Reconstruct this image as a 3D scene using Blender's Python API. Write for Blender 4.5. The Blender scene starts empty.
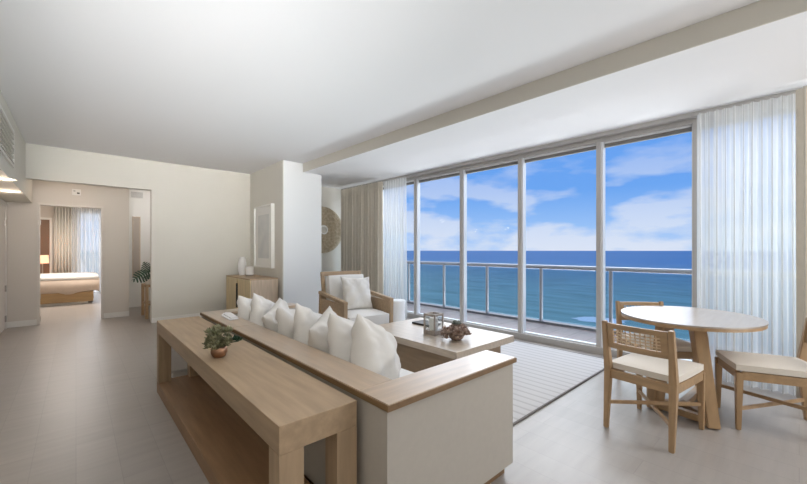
import bpy, bmesh, math, random
from mathutils import Vector, Matrix
random.seed(7)
C = bpy.context.scene.collection
PI = math.pi

# ------------------------------------------------------------------ camera
EYE = 1.3
FPX = 360.0
cam_d = bpy.data.cameras.new('camera')
cam = bpy.data.objects.new('camera', cam_d); C.objects.link(cam)
cam_d.sensor_width = 36.0
cam_d.lens = 36.0 * FPX / 807.0
cam_d.shift_y = 8.5 / 807.0
cam_d.clip_start = 0.02; cam_d.clip_end = 90000
cam.location = (0, 0, EYE)
cam.rotation_euler = (PI / 2, 0, -math.radians(42.293))
bpy.context.scene.camera = cam

# ------------------------------------------------------------------ view
vs = bpy.context.scene.view_settings
vs.view_transform = 'Standard'; vs.look = 'None'; vs.gamma = 1.0; vs.use_curve_mapping = False
vs.exposure = 0.0
bpy.context.scene.cycles.diffuse_bounces = 6
bpy.context.scene.cycles.transparent_max_bounces = 24

# ------------------------------------------------------------------ world (sky with clouds)
w = bpy.data.worlds.new('sky'); bpy.context.scene.world = w; w.use_nodes = True
nt = w.node_tree; N = nt.nodes; L = nt.links
bgn = N['Background']
tc = N.new('ShaderNodeTexCoord')
sep = N.new('ShaderNodeSeparateXYZ'); L.new(tc.outputs['Generated'], sep.inputs[0])
grad = N.new('ShaderNodeValToRGB'); L.new(sep.outputs['Z'], grad.inputs[0])
g = grad.color_ramp
g.elements[0].position = 0.0; g.elements[0].color = (0.50, 0.66, 0.95, 1)
g.elements[1].position = 0.9; g.elements[1].color = (0.13, 0.34, 0.85, 1)
for p_, c_ in ((0.06, (0.33, 0.55, 0.95)), (0.15, (0.16, 0.39, 0.90)), (0.40, (0.12, 0.33, 0.87))):
    e = g.elements.new(p_); e.color = (*c_, 1)
mp = N.new('ShaderNodeMapping'); mp.inputs['Scale'].default_value = (2.2, 2.2, 7.0)
mp.inputs['Location'].default_value = (2.1, 1.7, 0.9)
L.new(tc.outputs['Generated'], mp.inputs[0])
n1 = N.new('ShaderNodeTexNoise'); n1.inputs['Scale'].default_value = 2.3; n1.inputs['Detail'].default_value = 7; n1.inputs['Roughness'].default_value = 0.5
L.new(mp.outputs[0], n1.inputs['Vector'])
cr = N.new('ShaderNodeValToRGB'); L.new(n1.outputs['Fac'], cr.inputs[0])
cr.color_ramp.elements[0].position = 0.475; cr.color_ramp.elements[0].color = (0, 0, 0, 1)
cr.color_ramp.elements[1].position = 0.60; cr.color_ramp.elements[1].color = (1, 1, 1, 1)
el = N.new('ShaderNodeValToRGB'); L.new(sep.outputs['Z'], el.inputs[0])   # clouds thin out with height
el.color_ramp.elements[0].position = 0.0; el.color_ramp.elements[0].color = (0.85, 0.85, 0.85, 1)
el.color_ramp.elements[1].position = 0.30; el.color_ramp.elements[1].color = (0.12, 0.12, 0.12, 1)
mu = N.new('ShaderNodeMath'); mu.operation = 'MULTIPLY'
L.new(cr.outputs[0], mu.inputs[0]); L.new(el.outputs[0], mu.inputs[1])
mx = N.new('ShaderNodeMix'); mx.data_type = 'RGBA'
L.new(mu.outputs[0], mx.inputs[0]); L.new(grad.outputs[0], mx.inputs[6]); mx.inputs[7].default_value = (0.78, 0.82, 0.94, 1)
L.new(mx.outputs[2], bgn.inputs[0]); bgn.inputs[1].default_value = 1.0

# ------------------------------------------------------------------ lights
def light(name, kind, loc, target, energy, color=(1, 1, 1), size=1.0, sy=None, angle=None):
    d = bpy.data.lights.new(name, kind); o = bpy.data.objects.new(name, d); C.objects.link(o)
    d.energy = energy; d.color = color; o.location = loc
    o.rotation_euler = (Vector(target) - Vector(loc)).to_track_quat('-Z', 'Y').to_euler()
    if kind == 'AREA':
        d.shape = 'RECTANGLE'; d.size = size; d.size_y = sy or size
    if kind == 'SUN': d.angle = math.radians(angle)
    if kind == 'POINT': d.shadow_soft_size = size
    return o
SUN_E, SKY_FILL_E, SEA_FILL_E, SIDE_E, UP_E, REAR_FILL_E, HALL_E, BED_E = 2.1, 450, 2250, 31, 46, 24, 4, 85
light('sun', 'SUN', (20, 14, 13), (0, 0, 0), SUN_E, (1.0, 0.97, 0.93), angle=60)
light('sky_fill', 'AREA', (8.2, 2.6, 4.9), (3.2, 2.6, 0.6), SKY_FILL_E, (0.90, 0.95, 1.0), 9, 2.4)  # added area panel above the window view, stands in for the upper sky
light('sea_side_fill', 'AREA', (15.0, 3.0, -3.5), (3.0, 3.0, 2.6), SEA_FILL_E, (0.97, 0.98, 1.0), 22, 3.0)  # added panel hidden below the deck edge to brighten the ceiling
light('right_up_fill', 'AREA', (3.7, -1.9, 0.7), (2.6, -0.6, 2.9), SIDE_E, (1.0, 0.97, 0.94), 2.0, 2.0)  # unseen fill right of the camera, added to lift the ceiling
light('rear_up_fill', 'AREA', (-1.0, -0.3, 0.95), (-1.0, -0.299, 3.0), UP_E, (0.985, 0.985, 1.0), 3.0, 2.0)  # added upward panel without a fitting, brightens the main ceiling
light('right_down_fill', 'AREA', (4.1, -1.5, 2.7), (3.5, 0.6, 0.0), 62, (0.97, 0.98, 1.0), 1.2, 1.2)  # added out of frame to brighten the floor by the dining table
low_fill = light('rear_low_fill', 'AREA', (-0.4, -1.3, 1.25), (1.5, 6.6, 3.15), 24, (1.0, 1.0, 1.0), 1.6, 0.4)  # added narrow panel behind the camera, lights the far ceiling
low_fill.data.spread = math.radians(42)
far_l = light('rear_high_fill', 'AREA', (-0.3, -1.2, 2.3), (0.6, 7.8, 4.1), REAR_FILL_E, (0.98, 0.98, 1.0), 2.4, 0.7)  # added unseen panel, brightens the back wall and left ceiling
far_l.data.spread = math.radians(60)

# ------------------------------------------------------------------ materials
def mat(name, col, rough=0.6, metal=0.0, var=0.0, vscale=6.0, bump=0.0, bscale=60.0, spec=0.5, stretch=None, emit=None, es=1.0, coord='Object', vcol=None, sheen=0, coat=0):
    m = bpy.data.materials.new(name); m.use_nodes = True
    nt = m.node_tree; N = nt.nodes; L = nt.links; b = N['Principled BSDF']
    b.inputs['Base Color'].default_value = (*col, 1); b.inputs['Roughness'].default_value = rough
    b.inputs['Metallic'].default_value = metal; b.inputs['Specular IOR Level'].default_value = spec
    if coat: b.inputs['Coat Weight'].default_value = coat; b.inputs['Coat Roughness'].default_value = 0.28
    if sheen: b.inputs['Sheen Weight'].default_value = sheen
    tc = N.new('ShaderNodeTexCoord'); mp = N.new('ShaderNodeMapping'); L.new(tc.outputs[coord], mp.inputs[0])
    if stretch: mp.inputs['Scale'].default_value = stretch
    if var or vcol:
        n = N.new('ShaderNodeTexNoise'); n.inputs['Scale'].default_value = vscale; n.inputs['Detail'].default_value = 6
        L.new(mp.outputs[0], n.inputs['Vector'])
        r = N.new('ShaderNodeValToRGB'); L.new(n.outputs['Fac'], r.inputs[0])
        r.color_ramp.elements[0].position = 0.3; r.color_ramp.elements[1].position = 0.7
        c2 = vcol or tuple(min(1, c * (1 + var)) for c in col)
        c1 = col if vcol else tuple(c * (1 - var) for c in col)
        r.color_ramp.elements[0].color = (*c1, 1); r.color_ramp.elements[1].color = (*c2, 1)
        L.new(r.outputs[0], b.inputs['Base Color'])
    if bump:
        n2 = N.new('ShaderNodeTexNoise'); n2.inputs['Scale'].default_value = bscale; n2.inputs['Detail'].default_value = 3
        L.new(mp.outputs[0], n2.inputs['Vector'])
        bp = N.new('ShaderNodeBump'); bp.inputs['Strength'].default_value = bump; bp.inputs['Distance'].default_value = 0.01
        L.new(n2.outputs['Fac'], bp.inputs['Height']); L.new(bp.outputs[0], b.inputs['Normal'])
    if emit:
        b.inputs['Emission Color'].default_value = (*emit, 1); b.inputs['Emission Strength'].default_value = es
    return m

def wood(name, col, rough=0.5, var=0.13, axis='Y', fine=1.0, spec=0.5, coat=0):
    st = {'X': (1.2, 14, 14), 'Y': (14, 1.2, 14), 'Z': (14, 14, 1.2)}[axis]
    return mat(name, col, rough, var=var, vscale=2.2 * fine, stretch=st, bump=0.06, bscale=9, spec=spec, coat=coat)

M = {}
M['wall'] = mat('painted_wall', (0.69, 0.665, 0.60), 0.85, var=0.012, vscale=2, bump=0.03, bscale=120)
M['column'] = mat('painted_column', (0.78, 0.785, 0.775), 0.8, bump=0.03, bscale=120)
M['stepshade'] = mat('step_shaded_paint', (0.62, 0.59, 0.525), 0.85, bump=0.03, bscale=120)  # wall tan made darker, shade of the ceiling step put into the colour
M['hallwall'] = mat('hall_wall_paint', (0.66, 0.61, 0.55), 0.85, bump=0.03, bscale=120)
M['ceil'] = mat('ceiling_paint', (0.85, 0.85, 0.86), 0.9, bump=0.02, bscale=90)
M['trim'] = mat('white_trim', (0.78, 0.76, 0.72), 0.45)
M['doortrim'] = mat('door_trim', (0.70, 0.655, 0.60), 0.5)
M['oak'] = wood('oak_y', (0.41, 0.29, 0.18), axis='Y')
M['oakx'] = wood('oak_x', (0.41, 0.29, 0.18), axis='X')
M['oakz'] = wood('oak_z', (0.41, 0.29, 0.18), axis='Z')
M['oakshade'] = wood('oak_shelf_shaded', (0.32, 0.185, 0.095), axis='Y')  # console oak darkened to hold the shade under the top
M['ledge'] = wood('bleached_oak', (0.49, 0.36, 0.245), rough=0.30, spec=0.7, coat=0.55, axis='Y')
M['ledgex'] = wood('bleached_oak_x', (0.49, 0.36, 0.245), rough=0.30, spec=0.7, coat=0.55, axis='X')
M['ledge_edge'] = wood('ledge_edge', (0.22, 0.13, 0.06), axis='Y')
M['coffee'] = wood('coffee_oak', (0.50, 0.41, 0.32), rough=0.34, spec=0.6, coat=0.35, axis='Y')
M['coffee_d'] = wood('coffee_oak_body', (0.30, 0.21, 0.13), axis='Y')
M['chair'] = wood('chair_wood', (0.40, 0.26, 0.14), axis='Z', rough=0.42)
M['chairx'] = wood('chair_wood_x', (0.40, 0.26, 0.14), axis='X', rough=0.42)
M['cane'] = mat('cane', (0.62, 0.46, 0.30), 0.6, var=0.2, vscale=30)
M['tabletop'] = wood('table_top_pale', (0.40, 0.34, 0.29), rough=0.24, spec=0.6, coat=0.4, axis='X', var=0.06)
M['cushion'] = mat('cream_seat_linen', (0.72, 0.66, 0.58), 0.85, bump=0.15, bscale=300, sheen=0.2)
M['sofa'] = mat('sofa_linen', (0.49, 0.45, 0.395), 0.9, var=0.02, vscale=30, bump=0.2, bscale=350)
M['seatw'] = mat('white_seat_fabric', (0.76, 0.74, 0.71), 0.9, bump=0.15, bscale=200)
M['pillow'] = mat('white_pillow_linen', (0.72, 0.69, 0.645), 0.92, bump=0.7, bscale=7, sheen=0.1)
M['piping'] = mat('pillow_piping', (0.78, 0.74, 0.68), 0.9)
M['white'] = mat('glazed_white', (0.85, 0.84, 0.82), 0.35)
M['cabinet'] = wood('cabinet_oak', (0.62, 0.50, 0.30), axis='Z')
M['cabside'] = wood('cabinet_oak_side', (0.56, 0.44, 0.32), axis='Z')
M['dark'] = mat('dark_bronze', (0.03, 0.025, 0.02), 0.5)
M['alu'] = mat('window_aluminium', (0.52, 0.50, 0.48), 0.38, metal=0.25)
M['aluw'] = mat('window_aluminium_pale', (0.80, 0.81, 0.83), 0.35, metal=0.1)  # paler copy of the frame metal, lit mullion sides put into its colour
M['gasket'] = mat('dark_gasket', (0.22, 0.21, 0.20), 0.6)
M['rail'] = mat('railing_aluminium', (0.34, 0.35, 0.37), 0.35, metal=0.3)
M['copper'] = mat('copper', (0.42, 0.24, 0.15), 0.34, metal=0.9, var=0.1, vscale=20)
M['leaf'] = mat('dark_green_leaf', (0.02, 0.06, 0.03), 0.45, var=0.3, vscale=8)
M['succ'] = mat('succulent_green', (0.12, 0.13, 0.06), 0.6, vcol=(0.36, 0.33, 0.20), vscale=28)
M['flower'] = mat('dried_flower', (0.16, 0.075, 0.05), 0.7, vcol=(0.62, 0.50, 0.42), vscale=24)
M['flowerg'] = mat('grey_green_bloom', (0.14, 0.16, 0.14), 0.7, vcol=(0.32, 0.34, 0.30), vscale=24)
M['lantern'] = wood('lantern_wood', (0.34, 0.29, 0.25), axis='Z')
M['candle'] = mat('candle_wax', (0.88, 0.86, 0.82), 0.6)
M['brass'] = mat('steel_hinge', (0.45, 0.42, 0.38), 0.35, metal=0.9)
M['bedcover'] = mat('beige_bed_cover', (0.60, 0.49, 0.40), 0.95, var=0.04, vscale=5, bump=0.3, bscale=6)
M['bedwood'] = wood('bed_base_wood', (0.40, 0.26, 0.12), axis='X')
M['shade'] = mat('lamp_shade_glow', (0.9, 0.6, 0.4), 0.8, emit=(1.0, 0.50, 0.30), es=1.0)
M['lens'] = mat('downlight_lens', (1, 1, 1), 0.5, emit=(1.0, 0.9, 0.78), es=2.2)
M['mirror'] = mat('mirror_glass', (0.75, 0.75, 0.75), 0.04, metal=1.0)
M['panel'] = mat('brown_panel', (0.20, 0.12, 0.075), 0.5)
M['grill'] = mat('grille_grey', (0.45, 0.44, 0.42), 0.5)
M['paper'] = mat('art_paper', (0.70, 0.70, 0.67), 0.8, vcol=(0.60, 0.61, 0.60), vscale=4)
M['mat'] = mat('art_mount', (0.80, 0.79, 0.75), 0.8)
M['wicker'] = mat('wicker', (0.38, 0.31, 0.21), 0.8, vcol=(0.60, 0.51, 0.37), vscale=18, bump=0.5, bscale=60)
M['drape'] = mat('beige_drape', (0.72, 0.66, 0.56), 0.92, var=0.03, vscale=20, bump=0.15, bscale=200)
M['bdrape'] = mat('bedroom_drape', (0.78, 0.74, 0.68), 0.9)
M['smoke'] = mat('bronze_mirror_glass', (0.42, 0.35, 0.29), 0.25)
M['napkin'] = mat('white_cloth', (0.88, 0.86, 0.86), 0.9)
M['curb'] = mat('balcony_curb', (0.20, 0.20, 0.21), 0.7)
M['foam'] = mat('sea_foam', (0.85, 0.88, 0.90), 0.9)
M['bars'] = mat('pale_bars', (0.60, 0.58, 0.60), 0.6)

def glass_mat(name, tint, refl=1.0):
    m = bpy.data.materials.new(name); m.use_nodes = True
    nt = m.node_tree; N = nt.nodes; L = nt.links; N.remove(N['Principled BSDF'])
    t = N.new('ShaderNodeBsdfTransparent'); t.inputs[0].default_value = (*tint, 1)
    gl = N.new('ShaderNodeBsdfGlossy'); gl.inputs['Roughness'].default_value = 0.02
    fr = N.new('ShaderNodeFresnel'); fr.inputs[0].default_value = 1.3
    mm = N.new('ShaderNodeMath'); mm.operation = 'MULTIPLY'; mm.inputs[1].default_value = refl
    L.new(fr.outputs[0], mm.inputs[0])
    mi = N.new('ShaderNodeMixShader'); L.new(mm.outputs[0], mi.inputs[0]); L.new(t.outputs[0], mi.inputs[1]); L.new(gl.outputs[0], mi.inputs[2])
    L.new(mi.outputs[0], N['Material Output'].inputs[0]); return m
M['glass'] = glass_mat('window_glass', (0.98, 0.99, 0.99), 0.15)
M['railglass'] = glass_mat('tinted_rail_glass', (0.80, 0.88, 0.88), 0.6)
M['lglass'] = glass_mat('lantern_glass', (0.97, 0.98, 0.98), 0.5)

def sheer_mat(name, col, alpha):
    m = bpy.data.materials.new(name); m.use_nodes = True
    nt = m.node_tree; N = nt.nodes; L = nt.links; N.remove(N['Principled BSDF'])
    t = N.new('ShaderNodeBsdfTransparent')
    tr = N.new('ShaderNodeBsdfTranslucent'); tr.inputs[0].default_value = (*col, 1)
    df = N.new('ShaderNodeBsdfDiffuse'); df.inputs[0].default_value = (*col, 1)
    a = N.new('ShaderNodeMixShader'); a.inputs[0].default_value = 0.5; L.new(tr.outputs[0], a.inputs[1]); L.new(df.outputs[0], a.inputs[2])
    lw = N.new('ShaderNodeLayerWeight'); lw.inputs[0].default_value = 0.5
    mr = N.new('ShaderNodeMapRange'); mr.inputs[3].default_value = alpha; mr.inputs[4].default_value = min(1, alpha + 0.5)
    L.new(lw.outputs['Facing'], mr.inputs[0])
    mi = N.new('ShaderNodeMixShader'); L.new(mr.outputs[0], mi.inputs[0]); L.new(t.outputs[0], mi.inputs[1]); L.new(a.outputs[0], mi.inputs[2])
    L.new(mi.outputs[0], N['Material Output'].inputs[0]); return m
M['sheer'] = sheer_mat('sheer_voile', (0.86, 0.86, 0.85), 0.46)

def plank_mat(name, c1, c2, mortar, scale, bw, bh, rough, rot=0.0, msize=0.004, offset=0.5, wav=0.0, spec=0.5):
    m = bpy.data.materials.new(name); m.use_nodes = True
    nt = m.node_tree; N = nt.nodes; L = nt.links; b = N['Principled BSDF']
    tc = N.new('ShaderNodeTexCoord'); mp = N.new('ShaderNodeMapping'); mp.inputs['Rotation'].default_value = (0, 0, rot)
    L.new(tc.outputs['Object'], mp.inputs[0])
    br = N.new('ShaderNodeTexBrick'); L.new(mp.outputs[0], br.inputs['Vector'])
    br.inputs['Color1'].default_value = (*c1, 1); br.inputs['Color2'].default_value = (*c2, 1); br.inputs['Mortar'].default_value = (*mortar, 1)
    br.inputs['Scale'].default_value = scale; br.inputs['Brick Width'].default_value = bw; br.inputs['Row Height'].default_value = bh
    br.inputs['Mortar Size'].default_value = msize; br.inputs['Mortar Smooth'].default_value = 0.4; br.offset = offset
    n = N.new('ShaderNodeTexNoise'); n.inputs['Scale'].default_value = 1.6; n.inputs['Detail'].default_value = 8
    mp2 = N.new('ShaderNodeMapping'); mp2.inputs['Rotation'].default_value = (0, 0, rot); mp2.inputs['Scale'].default_value = (1.2, 12, 1)
    L.new(tc.outputs['Object'], mp2.inputs[0]); L.new(mp2.outputs[0], n.inputs['Vector'])
    mr = N.new('ShaderNodeMapRange'); mr.inputs[1].default_value = 0.3; mr.inputs[2].default_value = 0.7; mr.inputs[3].default_value = 0.93; mr.inputs[4].default_value = 1.05
    L.new(n.outputs['Fac'], mr.inputs[0])
    mx = N.new('ShaderNodeMix'); mx.data_type = 'RGBA'; mx.blend_type = 'MULTIPLY'; mx.inputs[0].default_value = 1.0
    L.new(br.outputs['Color'], mx.inputs[6]); L.new(mr.outputs[0], mx.inputs[7]); L.new(mx.outputs[2], b.inputs['Base Color'])
    b.inputs['Roughness'].default_value = rough; b.inputs['Specular IOR Level'].default_value = spec
    bp = N.new('ShaderNodeBump'); bp.inputs['Strength'].default_value = 0.15; bp.inputs['Distance'].default_value = 0.003
    L.new(n.outputs['Fac'], bp.inputs['Height']); L.new(bp.outputs[0], b.inputs['Normal'])
    return m
M['floor'] = plank_mat('pale_plank_floor', (0.38, 0.345, 0.315), (0.355, 0.32, 0.29), (0.315, 0.285, 0.26), 1.0, 1.3, 0.20, 0.36, PI / 2, 0.0025)
M['deck'] = plank_mat('balcony_tiles', (0.33, 0.24, 0.23), (0.29, 0.21, 0.20), (0.12, 0.09, 0.09), 1.0, 0.6, 0.3, 0.55, 0, 0.006, 0.5)

def rug_mat():
    m = bpy.data.materials.new('striped_rug'); m.use_nodes = True
    nt = m.node_tree; N = nt.nodes; L = nt.links; b = N['Principled BSDF']
    tc = N.new('ShaderNodeTexCoord'); sx = N.new('ShaderNodeSeparateXYZ'); L.new(tc.outputs['Object'], sx.inputs[0])
    a = N.new('ShaderNodeMath'); a.operation = 'MULTIPLY'; a.inputs[1].default_value = 1 / 0.105; L.new(sx.outputs['X'], a.inputs[0])
    f = N.new('ShaderNodeMath'); f.operation = 'FRACT'; L.new(a.outputs[0], f.inputs[0])
    r = N.new('ShaderNodeValToRGB'); L.new(f.outputs[0], r.inputs[0])
    r.color_ramp.elements[0].position = 0.0; r.color_ramp.elements[0].color = (0.45, 0.43, 0.42, 1)
    r.color_ramp.elements[1].position = 0.30; r.color_ramp.elements[1].color = (0.58, 0.56, 0.55, 1)
    e = r.color_ramp.elements.new(0.16); e.color = (0.47, 0.45, 0.44, 1)
    L.new(r.outputs[0], b.inputs['Base Color']); b.inputs['Roughness'].default_value = 0.95
    n = N.new('ShaderNodeTexNoise'); n.inputs['Scale'].default_value = 160; L.new(tc.outputs['Object'], n.inputs['Vector'])
    bp = N.new('ShaderNodeBump'); bp.inputs['Strength'].default_value = 0.4; bp.inputs['Distance'].default_value = 0.004
    L.new(n.outputs['Fac'], bp.inputs['Height']); L.new(bp.outputs[0], b.inputs['Normal'])
    return m
M['rug'] = rug_mat()
M['rugedge'] = mat('rug_edge', (0.20, 0.18, 0.17), 0.9, bump=0.3, bscale=200)

def sea_mat():
    m = bpy.data.materials.new('sea_water'); m.use_nodes = True
    nt = m.node_tree; N = nt.nodes; L = nt.links; b = N['Principled BSDF']
    tc = N.new('ShaderNodeTexCoord'); sx = N.new('ShaderNodeSeparateXYZ'); L.new(tc.outputs['Object'], sx.inputs[0])
    # shallow turquoise near the shore, deep blue offshore (distance out along +X)
    mr = N.new('ShaderNodeMapRange'); mr.inputs[1].default_value = 60; mr.inputs[2].default_value = 1500; L.new(sx.outputs['X'], mr.inputs[0])
    r = N.new('ShaderNodeValToRGB'); L.new(mr.outputs[0], r.inputs[0])
    r.color_ramp.elements[0].position = 0.0; r.color_ramp.elements[0].color = (0.34, 0.50, 0.44, 1)
    r.color_ramp.elements[1].position = 1.0; r.color_ramp.elements[1].color = (0.058, 0.225, 0.42, 1)
    e = r.color_ramp.elements.new(0.12); e.color = (0.26, 0.43, 0.41, 1)
    e = r.color_ramp.elements.new(0.4); e.color = (0.14, 0.30, 0.40, 1)
    mp = N.new('ShaderNodeMapping'); mp.inputs['Scale'].default_value = (0.05, 0.012, 1); L.new(tc.outputs['Object'], mp.inputs[0])
    n = N.new('ShaderNodeTexNoise'); n.inputs['Scale'].default_value = 1.5; n.inputs['Detail'].default_value = 8; L.new(mp.outputs[0], n.inputs['Vector'])
    m2 = N.new('ShaderNodeMapRange'); m2.inputs[1].default_value = 0.3; m2.inputs[2].default_value = 0.7; m2.inputs[3].default_value = 0.8; m2.inputs[4].default_value = 1.2
    L.new(n.outputs['Fac'], m2.inputs[0])
    mx = N.new('ShaderNodeMix'); mx.data_type = 'RGBA'; mx.blend_type = 'MULTIPLY'; mx.inputs[0].default_value = 1.0
    L.new(r.outputs[0], mx.inputs[6]); L.new(m2.outputs[0], mx.inputs[7]); L.new(mx.outputs[2], b.inputs['Base Color'])
    b.inputs['Roughness'].default_value = 0.8; b.inputs['Specular IOR Level'].default_value = 0.04
    bp = N.new('ShaderNodeBump'); bp.inputs['Strength'].default_value = 0.6; bp.inputs['Distance'].default_value = 1.0
    L.new(n.outputs['Fac'], bp.inputs['Height']); L.new(bp.outputs[0], b.inputs['Normal'])
    return m
M['sea'] = sea_mat()

# ------------------------------------------------------------------ mesh helpers
def box(bm, x0, x1, y0, y1, z0, z1, bev=0.0, mtx=None):
    vs_ = [bm.verts.new(Vector(p)) for p in ((x0, y0, z0), (x1, y0, z0), (x1, y1, z0), (x0, y1, z0), (x0, y0, z1), (x1, y0, z1), (x1, y1, z1), (x0, y1, z1))]
    if mtx is not None:
        for v in vs_: v.co = mtx @ v.co
    fs = [bm.faces.new([vs_[i] for i in f]) for f in ((0, 3, 2, 1), (4, 5, 6, 7), (0, 1, 5, 4), (1, 2, 6, 5), (2, 3, 7, 6), (3, 0, 4, 7))]
    if bev:
        es = {e for f in fs for e in f.edges}
        bmesh.ops.bevel(bm, geom=list(es), offset=bev, segments=2, affect='EDGES', profile=0.7)
    return bm

def prism(bm, pts, z0, z1, bev=0.0):
    a = [bm.verts.new((x, y, z0)) for x, y in pts]; b = [bm.verts.new((x, y, z1)) for x, y in pts]
    n = len(pts); fs = [bm.faces.new(list(reversed(a))), bm.faces.new(b)]
    for i in range(n): fs.append(bm.faces.new((a[i], a[(i + 1) % n], b[(i + 1) % n], b[i])))
    if bev:
        es = {e for f in fs[:2] for e in f.edges}
        bmesh.ops.bevel(bm, geom=list(es), offset=bev, segments=2, affect='EDGES')
    return bm

def beam(bm, p0, p1, w0, h0, w1=None, h1=None, up=(0, 0, 1), bev=0.0):
    """tapered rectangular bar from p0 to p1; w across, h along 'up'"""
    p0, p1 = Vector(p0), Vector(p1); w1 = w1 or w0; h1 = h1 or h0
    d = (p1 - p0).normalized(); upv = Vector(up)
    s = d.cross(upv)
    if s.length < 1e-4: s = Vector((1, 0, 0))
    s.normalize(); u = s.cross(d).normalized()
    q = []
    for p, ww, hh in ((p0, w0, h0), (p1, w1, h1)):
        for a, b_ in ((-1, -1), (1, -1), (1, 1), (-1, 1)):
            q.append(bm.verts.new(p + s * a * ww / 2 + u * b_ * hh / 2))
    fs = [bm.faces.new([q[i] for i in f]) for f in ((3, 2, 1, 0), (4, 5, 6, 7), (0, 1, 5, 4), (1, 2, 6, 5), (2, 3, 7, 6), (3, 0, 4, 7))]
    if bev:
        es = {e for f in fs for e in f.edges}
        bmesh.ops.bevel(bm, geom=list(es), offset=bev, segments=2, affect='EDGES')
    return bm

def tube(bm, pts, r, seg=8, closed=False):
    pts = [Vector(p) for p in pts]; n = len(pts); rings = []
    rr = r if isinstance(r, (list, tuple)) else [r] * n
    for i, p in enumerate(pts):
        if closed: t = pts[(i + 1) % n] - pts[i - 1]
        else: t = pts[min(i + 1, n - 1)] - pts[max(i - 1, 0)]
        t.normalize(); a = t.cross(Vector((0, 0, 1)))
        if a.length < 1e-3: a = t.cross(Vector((0, 1, 0)))
        a.normalize(); b_ = t.cross(a)
        rings.append([bm.verts.new(p + (a * math.cos(k * 2 * PI / seg) + b_ * math.sin(k * 2 * PI / seg)) * rr[i]) for k in range(seg)])
    m = n if closed else n - 1
    for i in range(m):
        A, B = rings[i], rings[(i + 1) % n]
        for k in range(seg): bm.faces.new((A[k], A[(k + 1) % seg], B[(k + 1) % seg], B[k]))
    if not closed:
        bm.faces.new(list(reversed(rings[0]))); bm.faces.new(rings[-1])
    return bm

def lathe(bm, prof, seg=32, c=(0, 0, 0), mtx=None):
    rings = []
    for r, z in prof:
        if r < 1e-5: rings.append([bm.verts.new((c[0], c[1], c[2] + z))])
        else: rings.append([bm.verts.new((c[0] + r * math.cos(k * 2 * PI / seg), c[1] + r * math.sin(k * 2 * PI / seg), c[2] + z)) for k in range(seg)])
    for A, B in zip(rings, rings[1:]):
        for k in range(seg):
            k2 = (k + 1) % seg
            if len(A) == 1 and len(B) == 1: continue
            if len(A) == 1: bm.faces.new((A[0], B[k2], B[k]))
            elif len(B) == 1: bm.faces.new((A[k], A[k2], B[0]))
            else: bm.faces.new((A[k], A[k2], B[k2], B[k]))
    if mtx is not None:
        for R_ in rings:
            for v in R_: v.co = mtx @ v.co
    return bm

def obj(name, bm, m, parent=None, smooth=False, label=None):
    bmesh.ops.recalc_face_normals(bm, faces=bm.faces)
    me = bpy.data.meshes.new(name); bm.to_mesh(me); bm.free()
    if m is not None: me.materials.append(M[m] if isinstance(m, str) else m)
    if smooth:
        for p in me.polygons: p.use_smooth = True
        if smooth == 'auto':
            me.set_sharp_from_angle(angle=math.radians(40))
    o = bpy.data.objects.new(name, me); C.objects.link(o)
    if parent is not None: o.parent = parent
    if label: o['label'] = label
    return o
def B(): return bmesh.new()
def thing(name, label, cat, loc=(0, 0, 0), rot=0.0, group=None):
    o = bpy.data.objects.new(name, None); C.objects.link(o); o.location = loc; o.rotation_euler = (0, 0, rot)
    o.empty_display_size = 0.1
    return tag(o, label, cat, group)
def tag(o, label, cat, group=None):
    o['label'] = label; o['category'] = cat
    if group: o['group'] = group
    return o
def struct(name, bm, m, parent=None, smooth=False):
    o = obj(name, bm, m, parent, smooth)
    if parent is None: o['kind'] = 'structure'
    return o
def bx(*a, **k): return box(B(), *a, **k)
def dup(root, loc=None, rot=None):
    r = root.copy(); C.objects.link(r)
    if loc: r.location = loc
    if rot is not None: r.rotation_euler = rot if isinstance(rot, (tuple, list)) else (0, 0, rot)
    for ch in list(root.children):
        c = ch.copy(); C.objects.link(c); c.parent = r
        for g_ in ch.children:
            d = g_.copy(); C.objects.link(d); d.parent = c
    return r

def winx(y): return 4.90 - 0.022 * y           # inner face of the window wall
def stepx(y): return 3.275 - 0.026 * y
HM, HS, HL = 2.91, 2.75, 2.385                # main ceiling, lower ceiling, hall ceiling
YB = 7.8

# ------------------------------------------------------------------ setting
bm = B(); prism(bm, [(-3.6, -3.2), (winx(-3.2) + .02, -3.2), (winx(7.8) + .02, 7.8), (3.4, 8.95), (1.6, 16), (-2.4, 16), (-3.6, 9)], -0.2, 0.0)
struct('floor', bm, 'floor')
bm = B(); prism(bm, [(-3.6, -3.2), (stepx(-3.2), -3.2), (stepx(YB), YB), (-3.6, YB)], HM, HM + 0.2)
struct('ceiling', bm, 'ceil')
bm = B(); prism(bm, [(stepx(-3.2) + .0005, -3.2), (winx(-3.2) + .35, -3.2), (winx(YB) + .35, YB), (stepx(YB) + .0005, YB)], HS, HM + 0.2)
struct('ceiling_lower', bm, 'ceil')
bm = B(); prism(bm, [(stepx(-3.2) - .012, -3.2), (stepx(-3.2), -3.2), (stepx(6.17), 6.17), (stepx(6.17) - .012, 6.17)], HS, HM - .0005)
struct('trim_ceiling_step', bm, 'stepshade')
# bulkhead with the lower hall ceiling on the left
bm = B(); box(bm, -3.6, -0.56, -3.2, 8.949, 2.12, HM - .0005)
struct('ceiling_hall_bulkhead', bm, 'wall')
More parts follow.
